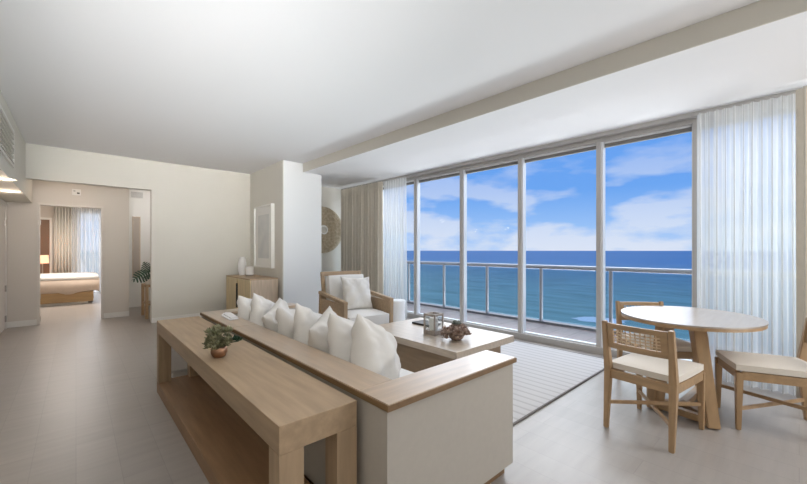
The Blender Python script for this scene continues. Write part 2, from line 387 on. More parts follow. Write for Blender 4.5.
# back wall: header over the recess + wall right of it
bm = B(); box(bm, -.5595, 1.0, YB, YB + .14, HL, HM + .2)
struct('wall_back_header', bm, 'wall')
struct('wall_back', bx(1.0, 5.0, YB, YB + .14, 0, HM + .2), 'wall')
struct('wall_back_right', bx(3.4905, 4.72, 7.30, 7.44, 0, HS - .0005), 'wall')
struct('wall_partition_core', bx(2.7351, 2.86, 6.951, YB - .001, 0, HM - .001), 'wall')
struct('wall_partition', bx(2.72, 2.7349, 6.18, YB - .001, 0, HM - .001), 'wall')
struct('trim_column', bx(2.735, 3.49, 6.18, 6.95, 0, HS), 'column')
struct('trim_column_head', bx(2.735, 3.10, 6.18, 6.95, HS, HM - .001), 'column')
# walls behind the camera
struct('wall_rear', bx(-3.6, 5.4, -3.34, -3.2, 0, HM), 'wall')
struct('wall_left', bx(-3.74, -3.6, -3.34, 9, 0, HM), 'wall')
# recess / hall
struct('wall_hall_left', bx(-1.0, -0.905, 4.0, 8.95, 0, 2.119), 'hallwall')
bm = B()
box(bm, -3.6, -0.50, 8.95, 9.07, 0, 2.6); box(bm, -0.50, 0.385, 8.95, 9.07, 2.13, 2.6); box(bm, 0.385, 0.78, 8.95, 9.07, 0, 2.6)
struct('wall_hall_back', bm, 'hallwall')
struct('wall_hall_corner', bx(0.68, 0.78, 9.07, 10.3, 0, 2.8), 'trim')
struct('wall_alcove_back', bx(0.68, 2.6, 10.3, 10.4, 0, 2.8), 'trim')
struct('ceiling_recess', bx(-.5595, 2.6, YB + .14, 9.07, 2.6, 2.7), 'hallwall')
struct('ceiling_alcove', bx(0.68, 2.6, 9.07, 10.4, 2.8, 2.9), 'trim')
struct('wall_alcove_right', bx(2.6, 2.7, YB + .14, 10.4, 0, 2.9), 'trim')
# door frame of the bedroom doorway and the opened door
bm = B(); box(bm, -0.50, -0.470, 8.935, 9.075, 0, 2.13, .003); box(bm, 0.355, 0.385, 8.935, 9.075, 0, 2.13, .003); box(bm, -0.50, 0.385, 8.935, 9.075, 2.10, 2.135, .003)
d1 = struct('door_1', bm, 'doortrim')
bm = B(); [box(bm, -0.472, -0.462, 8.99, 9.06, z, z + .09) for z in (0.05, .45, 1.75)]
obj('hinge', bm, 'brass', d1)
# entrance door at far left
bm = B(); box(bm, -0.90, -0.855, 7.98, 8.06, 0, 2.03); box(bm, -0.90, -0.855, 8.86, 8.94, 0, 2.03); box(bm, -0.90, -0.855, 7.98, 8.94, 2.03, 2.10)
box(bm, -0.89, -0.868, 8.06, 8.86, 0.01, 2.03)
d2 = struct('door_2', bm, 'trim')
bm = B(); [box(bm, -0.868, -0.85, 8.80, 8.86, z, z + .10) for z in (0.12, .62, 1.7)]
obj('hinge', bm, 'brass', d2)
# baseboards
struct('baseboard_back', bx(1.0, 2.72, YB - .012, YB - .0005, 0, 0.09, .003), 'trim')
struct('baseboard_back_right', bx(3.49, 4.71, 7.288, 7.2995, 0, 0.09, .003), 'trim')
struct('baseboard_partition', bx(2.708, 2.7195, 6.18, YB - .013, 0, 0.09, .003), 'trim')
struct('baseboard_column', bx(2.72, 3.49, 6.168, 6.1795, 0, 0.09, .003), 'column')
struct('baseboard_hall', bx(0.392, 0.78, 8.938, 8.9495, 0, 0.10, .003), 'trim')
struct('baseboard_hall_left', bx(-0.87, -0.505, 8.938, 8.9495, 0, 0.10, .003), 'trim')
struct('baseboard_alcove', bx(0.79, 2.6, 10.28, 10.2995, 0, 0.10, .003), 'trim')

# window wall: a bay each between the mullions
ys = [7.75, 7.08, 6.01, 4.94, 3.845, 2.775, 1.70, 0.745, -0.45, -1.6, -2.8]
def wpt(y, off=0.0): return winx(y) + off
wi = 0
for i in range(len(ys) - 1):
    ya, yb = ys[i], ys[i + 1]
    wi += 1
    bm = B()
    def slab(y0, y1, o0, o1, z0, z1, bv=.003):
        prism(bm, [(wpt(y0, o0), y0), (wpt(y0, o1), y0), (wpt(y1, o1), y1), (wpt(y1, o0), y1)], z0, z1)
    slab(yb, ya, -.02, .12, 0.0, 0.085)               # sill
    slab(yb, ya, -.01, .12, HS - .09, HS - .001)      # head
    slab(ya - .024, ya + .024 - .0005, -.01, .10, 0.085, HS - .09)   # mullion at the far side
    fr = struct('window_%d' % wi, bm, 'alu')
    bm = B()                                          # pale sash inside the bay
    slab(ya - .050, ya - .024, .01, .09, 0.085, HS - .09)
    slab(yb + .024, yb + .036, .04, .09, 0.085, HS - .09)
    slab(yb + .036, ya - .050, .03, .09, 0.085, 0.105)
    slab(yb + .036, ya - .050, .03, .09, HS - .112, HS - .09)
    obj('sash', bm, 'aluw', fr)
    bm = B(); slab(yb + .036, ya - .050, .055, .09, HS - .155, HS - .1125)
    obj('blind_pocket', bm, 'gasket', fr)
    bm = B(); slab(yb + .036, ya - .050, .062, .068, .105, HS - .155)
    obj('glass_pane', bm, 'glass', fr)
bm = B()
prism(bm, [(wpt(-3.2, -.10), -3.2), (wpt(-3.2, -.02), -3.2), (wpt(7.79, -.02), 7.79), (wpt(7.79, -.10), 7.79)], HS - .045, HS - .0005)
struct('trim_curtain_track', bm, 'alu')

# balcony
def rx(y): return 6.33 - 0.022 * y
bm = B(); prism(bm, [(wpt(-8, .125), -8), (rx(-8) + .12, -8), (rx(14) + .12, 14), (wpt(14, .125), 14)], -0.25, -0.02)
struct('floor_balcony', bm, 'deck')
bm = B(); prism(bm, [(rx(-8) - .03, -8), (rx(-8) + .12, -8), (rx(14) + .12, 14), (rx(14) - .03, 14)], -0.02, 0.02)
struct('trim_balcony_curb', bm, 'curb')
rl = thing('balcony_railing', 'aluminium balcony railing with tinted glass panels in front of the sea', 'railing', (rx(3), 3, 0.02))
def rlocal(y): return rx(y) - rx(3)
bm = B(); tube(bm, [(rlocal(-8), -11, .985), (rlocal(14), 11, .985)], .036, 12)
obj('handrail', bm, 'rail', rl, smooth='auto')
py = 3.16
posts = [3.16 + 1.145 * k for k in range(-5, 8)]
for y in posts:
    obj('post', bx(rlocal(y) - .025, rlocal(y) + .025, y - 3 - .022, y - 3 + .022, 0.0, .97, .004), 'rail', rl)
for a_, b_ in zip(posts, posts[1:]):
    bm = B(); prism(bm, [(rlocal(a_) - .005, a_ - 3 + .045), (rlocal(a_) + .005, a_ - 3 + .045), (rlocal(b_) + .005, b_ - 3 - .045), (rlocal(b_) - .005, b_ - 3 - .045)], .04, .935)
    obj('glass_panel', bm, 'railglass', rl)
# sea
bm = B()
vs_ = [bm.verts.new(p) for p in ((18, -60000, 0), (60000, -60000, 0), (60000, 60000, 0), (18, 60000, 0))]
bm.faces.new(vs_)
sea = struct('floor_sea', bm, 'sea'); sea.name = 'sea'; sea.location = (0, 0, -42)

bm = B(); rnd = random.Random(21)
prism(bm, [((9 + 2.5 * rnd.random()) * math.cos(k * PI / 20), (12 + 5 * rnd.random()) * math.sin(k * PI / 20)) for k in range(40)], 0, .12)
fo = obj('breaking_wave', bm, 'foam'); fo.location = (241, 84, -41.98); fo.rotation_euler = (0, 0, .5)
tag(fo, 'white foam of a breaking wave on the sea below the balcony railing', 'wave')

# ------------------------------------------------------------------ curtains
def curtain(name, m, y0, y1, z0, z1, xo, amp, nf, label, cat, xs=None, topamp=0.6, spread=0.0, ph=0.0, group=None):
    cx_, cy_ = winx((y0 + y1) / 2) + xo, (y0 + y1) / 2
    bm = B(); nu = nf * 12; nz = 14; rows = []
    for j in range(nz + 1):
        tz = j / nz; z = z0 + (z1 - z0) * tz; row = []
        for i in range(nu + 1):
            u = i / nu; a = amp * (1 - (1 - topamp) * tz)
            th = u * nf * 2 * PI + ph + 0.5 * math.sin(u * 9 + ph) * (1 - tz) + .2 * math.sin(tz * 4 + u * 20)
            y = y0 + (y1 - y0) * u + spread * (u - 0.5) * (1 - tz) ** 1.6
            y += 0.25 * (y1 - y0) / nf * math.sin(2 * th)
            x = winx(y) + xo + a * math.sin(th) * (1 + .35 * math.sin(u * 31 + ph * 3))
            row.append(bm.verts.new((x - cx_, y - cy_, z)))
        rows.append(row)
    for A, Bb in zip(rows, rows[1:]):
        for i in range(nu): bm.faces.new((A[i], A[i + 1], Bb[i + 1], Bb[i]))
    o = obj(name, bm, m, smooth=True); o.location = (cx_, cy_, 0)
    if m != 'sheer':
        so = o.modifiers.new('thickness', 'SOLIDIFY'); so.thickness = 0.006
    tag(o, label, cat, group)
    return o
curtain('drape', 'drape', 5.69, 7.15, 0.015, HS - .05, -0.19, .05, 13, 'heavy beige drape gathered in the corner behind the armchair', 'curtain')
curtain('sheer_curtain', 'sheer', 5.05, 5.68, 0.01, HS - .05, -0.14, .04, 9, 'white sheer curtain gathered beside the beige drape at the left end of the windows', 'curtain')
curtain('sheer_curtain', 'sheer', 0.0, .70, 0.01, HS - .05, -0.15, .045, 11, 'wide white sheer curtain hanging behind the round dining table', 'curtain', ph=.7, topamp=.8)
curtain('drape', 'drape', -0.75, 0.0, 0.015, HS - .05, -0.27, .04, 8, 'beige drape hanging at the right end of the windows', 'curtain', ph=1.2)

# ------------------------------------------------------------------ rug
rg = thing('area_rug', 'pale striped area rug with a dark edge, under the coffee table', 'rug', (2.9, 3.2, 0.0))
obj('pile', bx(-0.995, 1.74, -1.76, 1.70, 0.0015, .013, .003), 'rug', rg)
bm = B(); box(bm, -0.995, 1.74, -1.775, -1.762, 0.0015, .014); box(bm, 1.742, 1.765, -1.785, 1.725, 0.0015, .014); box(bm, -0.995, 1.74, 1.702, 1.725, .0015, .014)
obj('border', bm, 'rugedge', rg)

# ------------------------------------------------------------------ console table behind the sofa
ct = thing('console_table', 'long oak console table behind the sofa with a thick top and low shelf', 'table', (0.722, 2.63, 0))
HX, HY, CH, TH = 0.172, 1.35, 0.655, 0.108
obj('tabletop', bx(-HX, HX, -HY, HY, CH - TH, CH, .004), 'oak', ct)
obj('shelf', bx(-HX, HX, -HY, HY, 0.0, .10, .004), 'oakshade', ct)
for sx in (-1, 1):
    for sy in (-1, 1):
        xa = -HX if sx < 0 else HX - .098; ya = -HY if sy < 0 else HY - .098
        obj('leg', bx(xa, xa + .098, ya, ya + .098, .1005, CH - TH - .0005, .003), 'oakz', ct)

# ------------------------------------------------------------------ sofa
sf = thing('sofa', 'long cream upholstered sofa edged with an oak ledge, set before the console table', 'sofa', (0.92, 1.11, 0))
LY = 2.94; LX = 0.973
bm = B(); prism(bm, [(.012, .012), (LX - .012, .012), (LX - .012, .20), (.20, .20), (.20, LY - .20), (LX - .012, LY - .20), (LX - .012, LY - .012), (.012, LY - .012)], .06, .650, .006)
obj('body', bm, 'sofa', sf)
bm = B(); box(bm, 0.008, .205, .206, 1.965, .652, .680, .003); box(bm, 0.008, .205, 1.969, LY, .652, .680, .003)
obj('back_ledge', bm, 'ledge', sf)
obj('arm_ledge', bx(0.008, LX, 0, .2045, .652, .680, .003), 'ledgex', sf)
obj('arm_ledge', bx(0.2055, LX, LY - .20, LY, .652, .680, .003), 'ledgex', sf)
bm = B(); box(bm, 0.002, .0075, -.004, LY + .002, .652, .676); box(bm, .0, LX, -.006, -.0005, .652, .676)
obj('ledge_edging', bm, 'ledge_edge', sf)
obj('plinth', bx(.05, LX - .04, .05, LY - .05, 0.0, .0595), 'ledge_edge', sf)
obj('seat_platform', bx(.201, LX - .012, .2005, LY - .2005, .06, .22, .01), 'sofa', sf)
def cushion_bm(w_, d_, h_, puff=0.02, n=14, cx_=0, cy_=0, cz_=0):
    bm = B(); g_ = {}
    for s in (0, 1):
        for i in range(n + 1):
            for j in range(n + 1):
                u, v = i / n * 2 - 1, j / n * 2 - 1
                edge = max(abs(u), abs(v)) == 1
                k = (1 - u ** 6) * (1 - v ** 6)
                z = (h_ / 2 * (0.72 + .28 * k ** .5) + puff * (1 - u * u) * (1 - v * v)) * (1 if s else -1)
                rr = 1 - 0.02 * (u * u * v * v)
                g_[s, i, j] = bm.verts.new((cx_ + u * w_ / 2 * rr, cy_ + v * d_ / 2 * rr, cz_ + z))
    for s in (0, 1):
        for i in range(n):
            for j in range(n): bm.faces.new((g_[s, i, j], g_[s, i + 1, j], g_[s, i + 1, j + 1], g_[s, i, j + 1]))
    per = [(i, 0) for i in range(n)] + [(n, j) for j in range(n)] + [(n - i, n) for i in range(n)] + [(0, n - j) for j in range(n)]
    for a_, b_ in zip(per, per[1:] + per[:1]): bm.faces.new((g_[0, a_[0], a_[1]], g_[0, b_[0], b_[1]], g_[1, b_[0], b_[1]], g_[1, a_[0], a_[1]]))
    return bm
for k in range(3):
    w_ = (LY - .41) / 3
    obj('seat_cushion', cushion_bm(.76, w_ - .006, .17, .010, cx_=.585, cy_=.205 + w_ * (k + .5), cz_=.32), 'seatw', sf, smooth='auto')

# ------------------------------------------------------------------ pillows
def pillow_mesh(S, T, seed):
    rnd = random.Random(seed); n = 22; bm = B(); g_ = {}
    w1, w2, w3 = rnd.uniform(0, 6), rnd.uniform(0, 6), rnd.uniform(0, 6)
    for s in (-1, 1):
        for i in range(n + 1):
            for j in range(n + 1):
                u, v = i / n * 2 - 1, j / n * 2 - 1
                pin = 1 - .10 * (1 - u * u) * abs(v) ** 3 ; pin2 = 1 - .10 * (1 - v * v) * abs(u) ** 3
                x = u * S / 2 * pin2; z = v * S / 2 * pin
                t = ((1 - u * u) * (1 - v * v)) ** .42 * T / 2
                wr = .018 * math.sin(7 * u + w1 + 3 * v * s) * math.sin(5 * v + w2) + .014 * math.sin(15 * u * v + w3) * (abs(u * v))
                wr += .014 * math.sin(16 * math.atan2(v, u + 1e-6) + w1) * (u * u + v * v) * .5
                wr *= (1 - max(abs(u), abs(v)) ** 8)
                # sag: heavier towards the bottom
                t *= 1 + .22 * (-v)
                if s == 1 and (i in (0, n) or j in (0, n)): g_[s, i, j] = g_[-1, i, j]; continue
                g_[s, i, j] = bm.verts.new((x, s * (t + wr if t > .001 else 0), z))
    for s in (-1, 1):
        for i in range(n):
            for j in range(n): bm.faces.new((g_[s, i, j], g_[s, i + 1, j], g_[s, i + 1, j + 1], g_[s, i, j + 1]))
    return bm
# local: pillow face normal = y, width = x, height = z
# (x, y, z centre, size, thick, yaw, lean, roll, label)
PIL = [
 (1.325, 1.7, 0.655, 0.45, 0.22, 30, -16, 28, 'large white pillow nearest the camera, first in the row along the sofa ledge'),
 (1.325, 1.97, 0.65, 0.45, 0.21, 34, -18, 20, 'white pillow second in the row, overlapped by the large nearest one'),
 (1.32, 2.2, 0.645, 0.45, 0.2, 38, -18, -12, 'white pillow third in the row from the camera, with its corner raised before the armchair'),
 (1.32, 2.46, 0.65, 0.45, 0.2, 40, -18, 24, 'white pillow fourth in the row, its pointed corner just right of the column'),
 (1.32, 2.73, 0.635, 0.44, 0.2, 42, -20, 10, 'white pillow fifth in the row, in front of the column foot'),
 (1.315, 3.0, 0.635, 0.44, 0.19, 44, -20, -14, 'white pillow third from the far end of the row on the sofa'),
 (1.305, 3.28, 0.655, 0.44, 0.19, 38, -18, 26, 'white pillow second from the far end, its peak in front of the cabinet'),
 (1.295, 3.56, 0.63, 0.44, 0.2, 34, -18, 16, 'white pillow at the far end of the row beside the folded cloth'),
]
for k, (x, y, z, S, T, yaw, lean, roll, lab) in enumerate(PIL):
    o = obj('throw_pillow', pillow_mesh(S, T, k), 'pillow', smooth=True)
    o.location = (x, y, z)
    o.rotation_euler = (Matrix.Rotation(math.radians(yaw), 4, 'Z') @ Matrix.Rotation(math.radians(lean), 4, 'X') @ Matrix.Rotation(math.radians(roll), 4, 'Y')).to_euler()
    sb = o.modifiers.new('sub', 'SUBSURF'); sb.levels = 1; sb.render_levels = 1
    tag(o, lab, 'pillow', 'white pillows along the sofa ledge')
# folded cloth on the ledge
bm = B()
pts = [(-.055, -.20), (.06, -.17), (.10, .16), (.03, .22), (-.04, .10)]
nn = len(pts)
prism(bm, [(x * .75, y) for x, y in pts], 0.0, .007, .002)
prism(bm, [(x * .6 + .012, y * .8 + .01) for x, y in pts], .0075, .018, .003)
nk = obj('folded_cloth', bm, 'napkin'); nk.location = (1.045, 3.58, .681); tag(nk, 'small folded white cloth lying on the far end of the sofa ledge', 'cloth')

# ------------------------------------------------------------------ leafy clusters in pots
def rosette(bm, c, r, n, rnd, up=0.5, thick=.25):
    for k in range(n):
        a = rnd.uniform(0, 2 * PI); t = rnd.uniform(0.05, 1.0) * PI / 2
        d = Vector((math.cos(a) * math.sin(t), math.sin(a) * math.sin(t), math.cos(t) * up + .15)).normalized()
        s = d.cross(Vector((0, 0, 1))); s = s.normalized() if s.length > .01 else Vector((1, 0, 0))
        u = s.cross(d); b0 = Vector(c) + d * r * .1; L_ = r * rnd.uniform(.75, 1.05); W = r * thick
        p = [b0, b0 + d * L_ * .55 + s * W + u * W * .3, b0 + d * L_ + u * W * .4, b0 + d * L_ * .55 - s * W + u * W * .3, b0 + d * L_ * .5 - u * W * .35]
        v = [bm.verts.new(q) for q in p]
        for f in ((0, 1, 4), (1, 2, 4), (2, 3, 4), (3, 0, 4), (0, 3, 2, 1)): bm.faces.new([v[i] for i in f])
cp = thing('potted_succulent', 'dried green succulent arrangement in a copper pot on the console table', 'plant', (.640, 2.36, .656))
bm = B(); lathe(bm, [(0, 0), (.026, 0), (.040, .012), (.047, .035), (.043, .062), (.039, .064), (.036, .058), (0, .055)], 28); obj('pot', bm, 'copper', cp, smooth=True)
rnd = random.Random(3); bm = B()
for k in range(60):
    a = rnd.uniform(0, 2 * PI); rr = rnd.uniform(0, .075)
    rosette(bm, (math.cos(a) * rr - .01, math.sin(a) * rr + .01, .085 + rnd.uniform(-.02, .085) - rr * .3), .034, 16, rnd, thick=.3)
obj('foliage', bm, 'succ', cp)
bm = B()
for q in ((.075, -.045, .095), (.098, -.050, .090)): rosette(bm, q, .032, 20, rnd, thick=.3)
tube(bm, [(.02, 0, .07), (.06, -.03, .085), (.098, -.05, .09)], .004, 6)
obj('trailing_sprig', bm, 'leaf', cp, label='darker green trailing sprig')

# ------------------------------------------------------------------ coffee table
cf = thing('coffee_table', 'large rectangular oak coffee table with a pale top and panelled base', 'table', (2.48, 2.03, .0145))
TX, TY = .95, 1.40
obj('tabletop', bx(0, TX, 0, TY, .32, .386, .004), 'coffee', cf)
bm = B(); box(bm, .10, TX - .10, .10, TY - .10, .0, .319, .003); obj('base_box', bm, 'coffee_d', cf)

# lantern
ln = thing('lantern', 'small square wooden lantern with glass sides and a white candle, on the coffee table', 'lantern', (2.86, 2.66, .401), math.radians(4))
bm = B(); box(bm, -.078, .078, -.078, .078, 0, .045, .003); obj('base', bm, 'lantern', ln)
bm = B()
for sx in (-1, 1):
    for sy in (-1, 1): box(bm, sx * .070 - .007, sx * .070 + .007, sy * .070 - .007, sy * .070 + .007, .045, .205)
for s in (-1, 1):
    box(bm, s * .068 - .009, s * .068 + .009, -.078, .078, .200, .222); box(bm, -.059, .059, s * .068 - .009, s * .068 + .009, .200, .222)
obj('frame', bm, 'lantern', ln)
bm = B()
for s in (-1, 1): box(bm, s * .066 - .0015, s * .066 + .0015, -.058, .058, .046, .2); box(bm, -.058, .058, s * .066 - .0015, s * .066 + .0015, .046, .2)
obj('glass', bm, 'lglass', ln)
bm = B(); lathe(bm, [(0, 0), (.046, 0), (.048, .005), (.048, .120), (.042, .127), (.008, .122), (0, .122)], 24, (0, 0, .046)); tube(bm, [(0, 0, .15), (.002, 0, .172)], .0015, 5)
obj('candle', bm, 'candle', ln, smooth='auto')
# dried flower bowl
fb = thing('flower_bowl', 'low bowl of dried reddish brown blooms on the coffee table beside the lantern', 'plant', (2.84, 2.33, .401))
bm = B(); lathe(bm, [(0, 0), (.045, 0), (.07, .02), (.08, .045), (.074, .047), (.06, .03), (0, .02)], 28); obj('bowl', bm, 'flower', fb, smooth=True)
bm = B(); rnd = random.Random(5)
for k in range(80):
    a = rnd.uniform(0, 2 * PI); rr = rnd.uniform(0, .145)
    rosette(bm, (math.cos(a) * rr, math.sin(a) * rr, .045 + rnd.uniform(0, .07) - rr * .15), .050, 12, rnd, thick=.28)
obj('blooms', bm, 'flower', fb)
bm = B(); rnd = random.Random(9)
for q in ((.03, .05, .145), (.06, .02, .14), (.01, .01, .15)): rosette(bm, q, .042, 40, rnd, thick=.35)
obj('grey_bloom', bm, 'flowerg', fb, label='grey green bloom')
bk = obj('book', bx(-.10, .10, -.15, .15, 0, .022, .002), 'dark'); bk.location = (3.16, 3.06, .401); tag(bk, 'thin dark book lying on the coffee table behind the lantern', 'book')

# drum stool
bm = B(); lathe(bm, [(0, 0), (.15, 0), (.158, .01), (.150, .12), (.146, .21), (.150, .30), (.158, .405), (.15, .42), (0, .42)], 40)
dr = obj('drum_stool', bm, 'white', smooth='auto'); dr.location = (4.15, 4.74, .0145); tag(dr, 'white cylindrical drum stool standing in front of the left sheer curtain', 'stool')

# ------------------------------------------------------------------ armchair (local: faces -y)
ac = thing('armchair', 'wood framed lounge armchair with white cushions, beyond the coffee table', 'armchair', (2.89, 4.19, .0145), math.radians(-7))
for s in (-1, 1):
    bm = B(); beam(bm, (s * .345, -.42, .615), (s * .345, .40, .685), .062, .045, bev=.006)
    box(bm, s * .345 - .015, s * .345 + .015, -.34, .34, .20, .60)
    obj('arm', bm, 'oakx', ac)
    bm = B(); beam(bm, (s * .345, -.38, 0), (s * .345, -.385, .60), .045, .06, .055, .07, up=(0, 1, 0), bev=.004); obj('leg', bm, 'oakz', ac)
    bm = B(); beam(bm, (s * .345, .42, 0), (s * .345, .36, .66), .045, .05, .05, .06, up=(0, 1, 0), bev=.004); obj('leg', bm, 'oakz', ac)
obj('seat_frame', bx(-.317, .317, -.37, .34, .18, .26, .006), 'oakx', ac)
bm = B()
for x in (-.30, .30): beam(bm, (x, .30, .26), (x, .44, .965), .05, .04, bev=.004)
beam(bm, (-.325, .440, .945), (.325, .440, .945), .03, .06, bev=.004)
beam(bm, (-.28, .31, .40), (.28, .31, .40), .03, .05)
for k in range(5): beam(bm, (-.2 + .1 * k, .318, .42), (-.2 + .1 * k, .432, .92), .05, .012)
obj('backrest_frame', bm, 'oakx', ac)
obj('seat_cushion', cushion_bm(.60, .76, .19, .015, cx_=0, cy_=-.06, cz_=.365), 'seatw', ac, smooth='auto')
bm = cushion_bm(.56, .46, .15, .025); 
mt = Matrix.Translation((-.01, .245, .70)) @ Matrix.Rotation(math.radians(78), 4, 'X')
for v in bm.verts: v.co = mt @ v.co
obj('back_cushion', bm, 'seatw', ac, smooth='auto')
o = obj('throw_pillow', pillow_mesh(.48, .15, 31), 'pillow', smooth=True); o.location = (2.92, 4.18, .70)
o.rotation_euler = (Matrix.Rotation(math.radians(-2), 4, 'Z') @ Matrix.Rotation(math.radians(-17), 4, 'X') @ Matrix.Rotation(math.radians(3), 4, 'Y')).to_euler()
tag(o, 'square white pillow standing on the seat of the armchair', 'pillow')

# ------------------------------------------------------------------ sideboard in the corner
cb = thing('sideboard', 'low oak sideboard with two doors against the partition wall', 'cabinet', (2.44, 6.96, 0))
W2, D2 = .245, .66
obj('carcass', bx(-W2 + .022, W2, -D2, D2, .06, .785, .003), 'cabside', cb)
obj('top', bx(-W2, W2, -D2 - .005, D2 + .005, .786, .812, .003), 'oak', cb)
obj('plinth', bx(-W2 + .05, W2 - .02, -D2 + .03, D2 - .03, 0, .0595), 'dark', cb)
for s in (-1, 1):
    y0, y1 = (-D2 + .004, -.022) if s < 0 else (.022, D2 - .004)
    dd = obj('door', bx(-W2, -W2 + .021, y0, y1, .065, .782, .002), 'cabinet', cb)
    yy = -.030 if s < 0 else .022
    obj('handle', bx(-W2 - .014, -W2 - .001, yy, yy + .010, .25, .70, .002), 'dark', dd)
bm = B(); lathe(bm, [(0, 0), (.05, 0), (.055, .02), (.075, .10), (.078, .22), (.06, .32), (.045, .345), (.05, .36), (.042, .355), (.04, .33), (0, .32)], 28)
v1 = obj('tall_vase', bm, 'white', smooth=True); v1.location = (2.42, 7.38, .8125); tag(v1, 'tall pale ceramic vase on the far end of the sideboard', 'vase')
cu = thing('pillar_candle', 'short pinkish white pillar candle on a dark stand on the sideboard', 'candle', (2.44, 7.02, .8125))
bm = B(); lathe(bm, [(0, 0), (.075, 0), (.08, .008), (.06, .02), (.06, .03), (0, .03)], 28); obj('stand', bm, 'lantern', cu, smooth='auto')
bm = B(); lathe(bm, [(0, .031), (.068, .031), (.072, .04), (.072, .175), (.06, .185), (0, .175)], 28); obj('wax', bm, 'candle', cu, smooth='auto')
# framed art on partition wall
ar = thing('framed_artwork', 'tall pale framed artwork hung above the sideboard', 'picture', (2.7195, 6.98, 1.57))
bm = B()
for y0, y1, z0, z1 in ((-.44, .44, .57, .60), (-.44, .44, -.60, -.57), (-.44, -.41, -.57, .57), (.41, .44, -.57, .57)): box(bm, -.065, 0, y0, y1, z0, z1, .002)
obj('frame', bm, 'mat', ar)
obj('mount', bx(-.035, -.01, -.41, .41, -.57, .57), 'mat', ar)
obj('print', bx(-.038, -.0355, -.27, .27, -.42, .42), 'paper', ar)

# round wicker wall piece
wk = thing('woven_wall_disc', 'round woven wicker wall disc half hidden behind the column', 'wall decoration', (4.15, 7.299, 1.77))
bm = B()
rot = Matrix.Rotation(PI / 2, 4, 'X')
lathe(bm, [(.10, .012), (.10, .045), (.20, .055), (.35, .045), (.48, .028), (.53, .012), (.53, .004), (.10, .004)], 64, mtx=rot)
for k in range(13):
    r_ = .12 + k * .032
    pr = [(r_ * math.cos(t * 2 * PI / 48), -.056 + .05 * max(0, (r_ - .2)) ** 1.2, r_ * math.sin(t * 2 * PI / 48)) for t in range(48)]
    tube(bm, pr, .007, 5, closed=True)
obj('woven_disc', bm, 'wicker', wk, smooth=True)
bm = B(); tube(bm, [(.092 * math.cos(t * 2 * PI / 32), -.055, .092 * math.sin(t * 2 * PI / 32)) for t in range(32)], .016, 8, closed=True)
obj('centre_ring', bm, 'white', wk, smooth=True, label='white centre ring')

# ------------------------------------------------------------------ dining table
TXc, TYc, TR, TRy, TT = 3.87, .64, .552, .485, .75
dt = thing('dining_table', 'round oak dining table with a pale top on a three legged pedestal', 'table', (TXc, TYc, 0))
def disc(r, ry, z0, z1, bv=0):
    bm = B(); prism(bm, [(r * math.cos(k * 2 * PI / 72), ry * math.sin(k * 2 * PI / 72)) for k in range(72)], z0, z1, bv); return bm
obj('tabletop', disc(TR, TRy, TT - .012, TT, .003), 'tabletop', dt, smooth='auto')
obj('rim', disc(TR - .004, TRy - .004, TT - .036, TT - .0125, .004), 'chairx', dt, smooth='auto')
feet = [((3.45, .43), (3.60, .54)), ((3.52, .80), (3.66, .755)), ((4.26, .60), (4.08, .60))]
for (fx, fy), (tx, ty) in feet:
    dv = Vector((TXc - fx, TYc - fy, 0)).normalized()
    bm = B(); beam(bm, (fx - TXc, fy - TYc, .0), (tx - TXc, ty - TYc, TT - .037), .075, .10, .085, .12, up=dv, bev=.006); obj('leg', bm, 'chair', dt)
bm = B()
ctr = (3.70 - TXc, .64 - TYc, .045)
for (fx, fy), _ in feet: beam(bm, (fx - TXc, fy - TYc, .045), ctr, .06, .05, bev=.004)
beam(bm, (3.45 - TXc, .43 - TYc, .045), (3.52 - TXc, .80 - TYc, .045), .05, .05)
obj('stretcher', bm, 'chairx', dt)

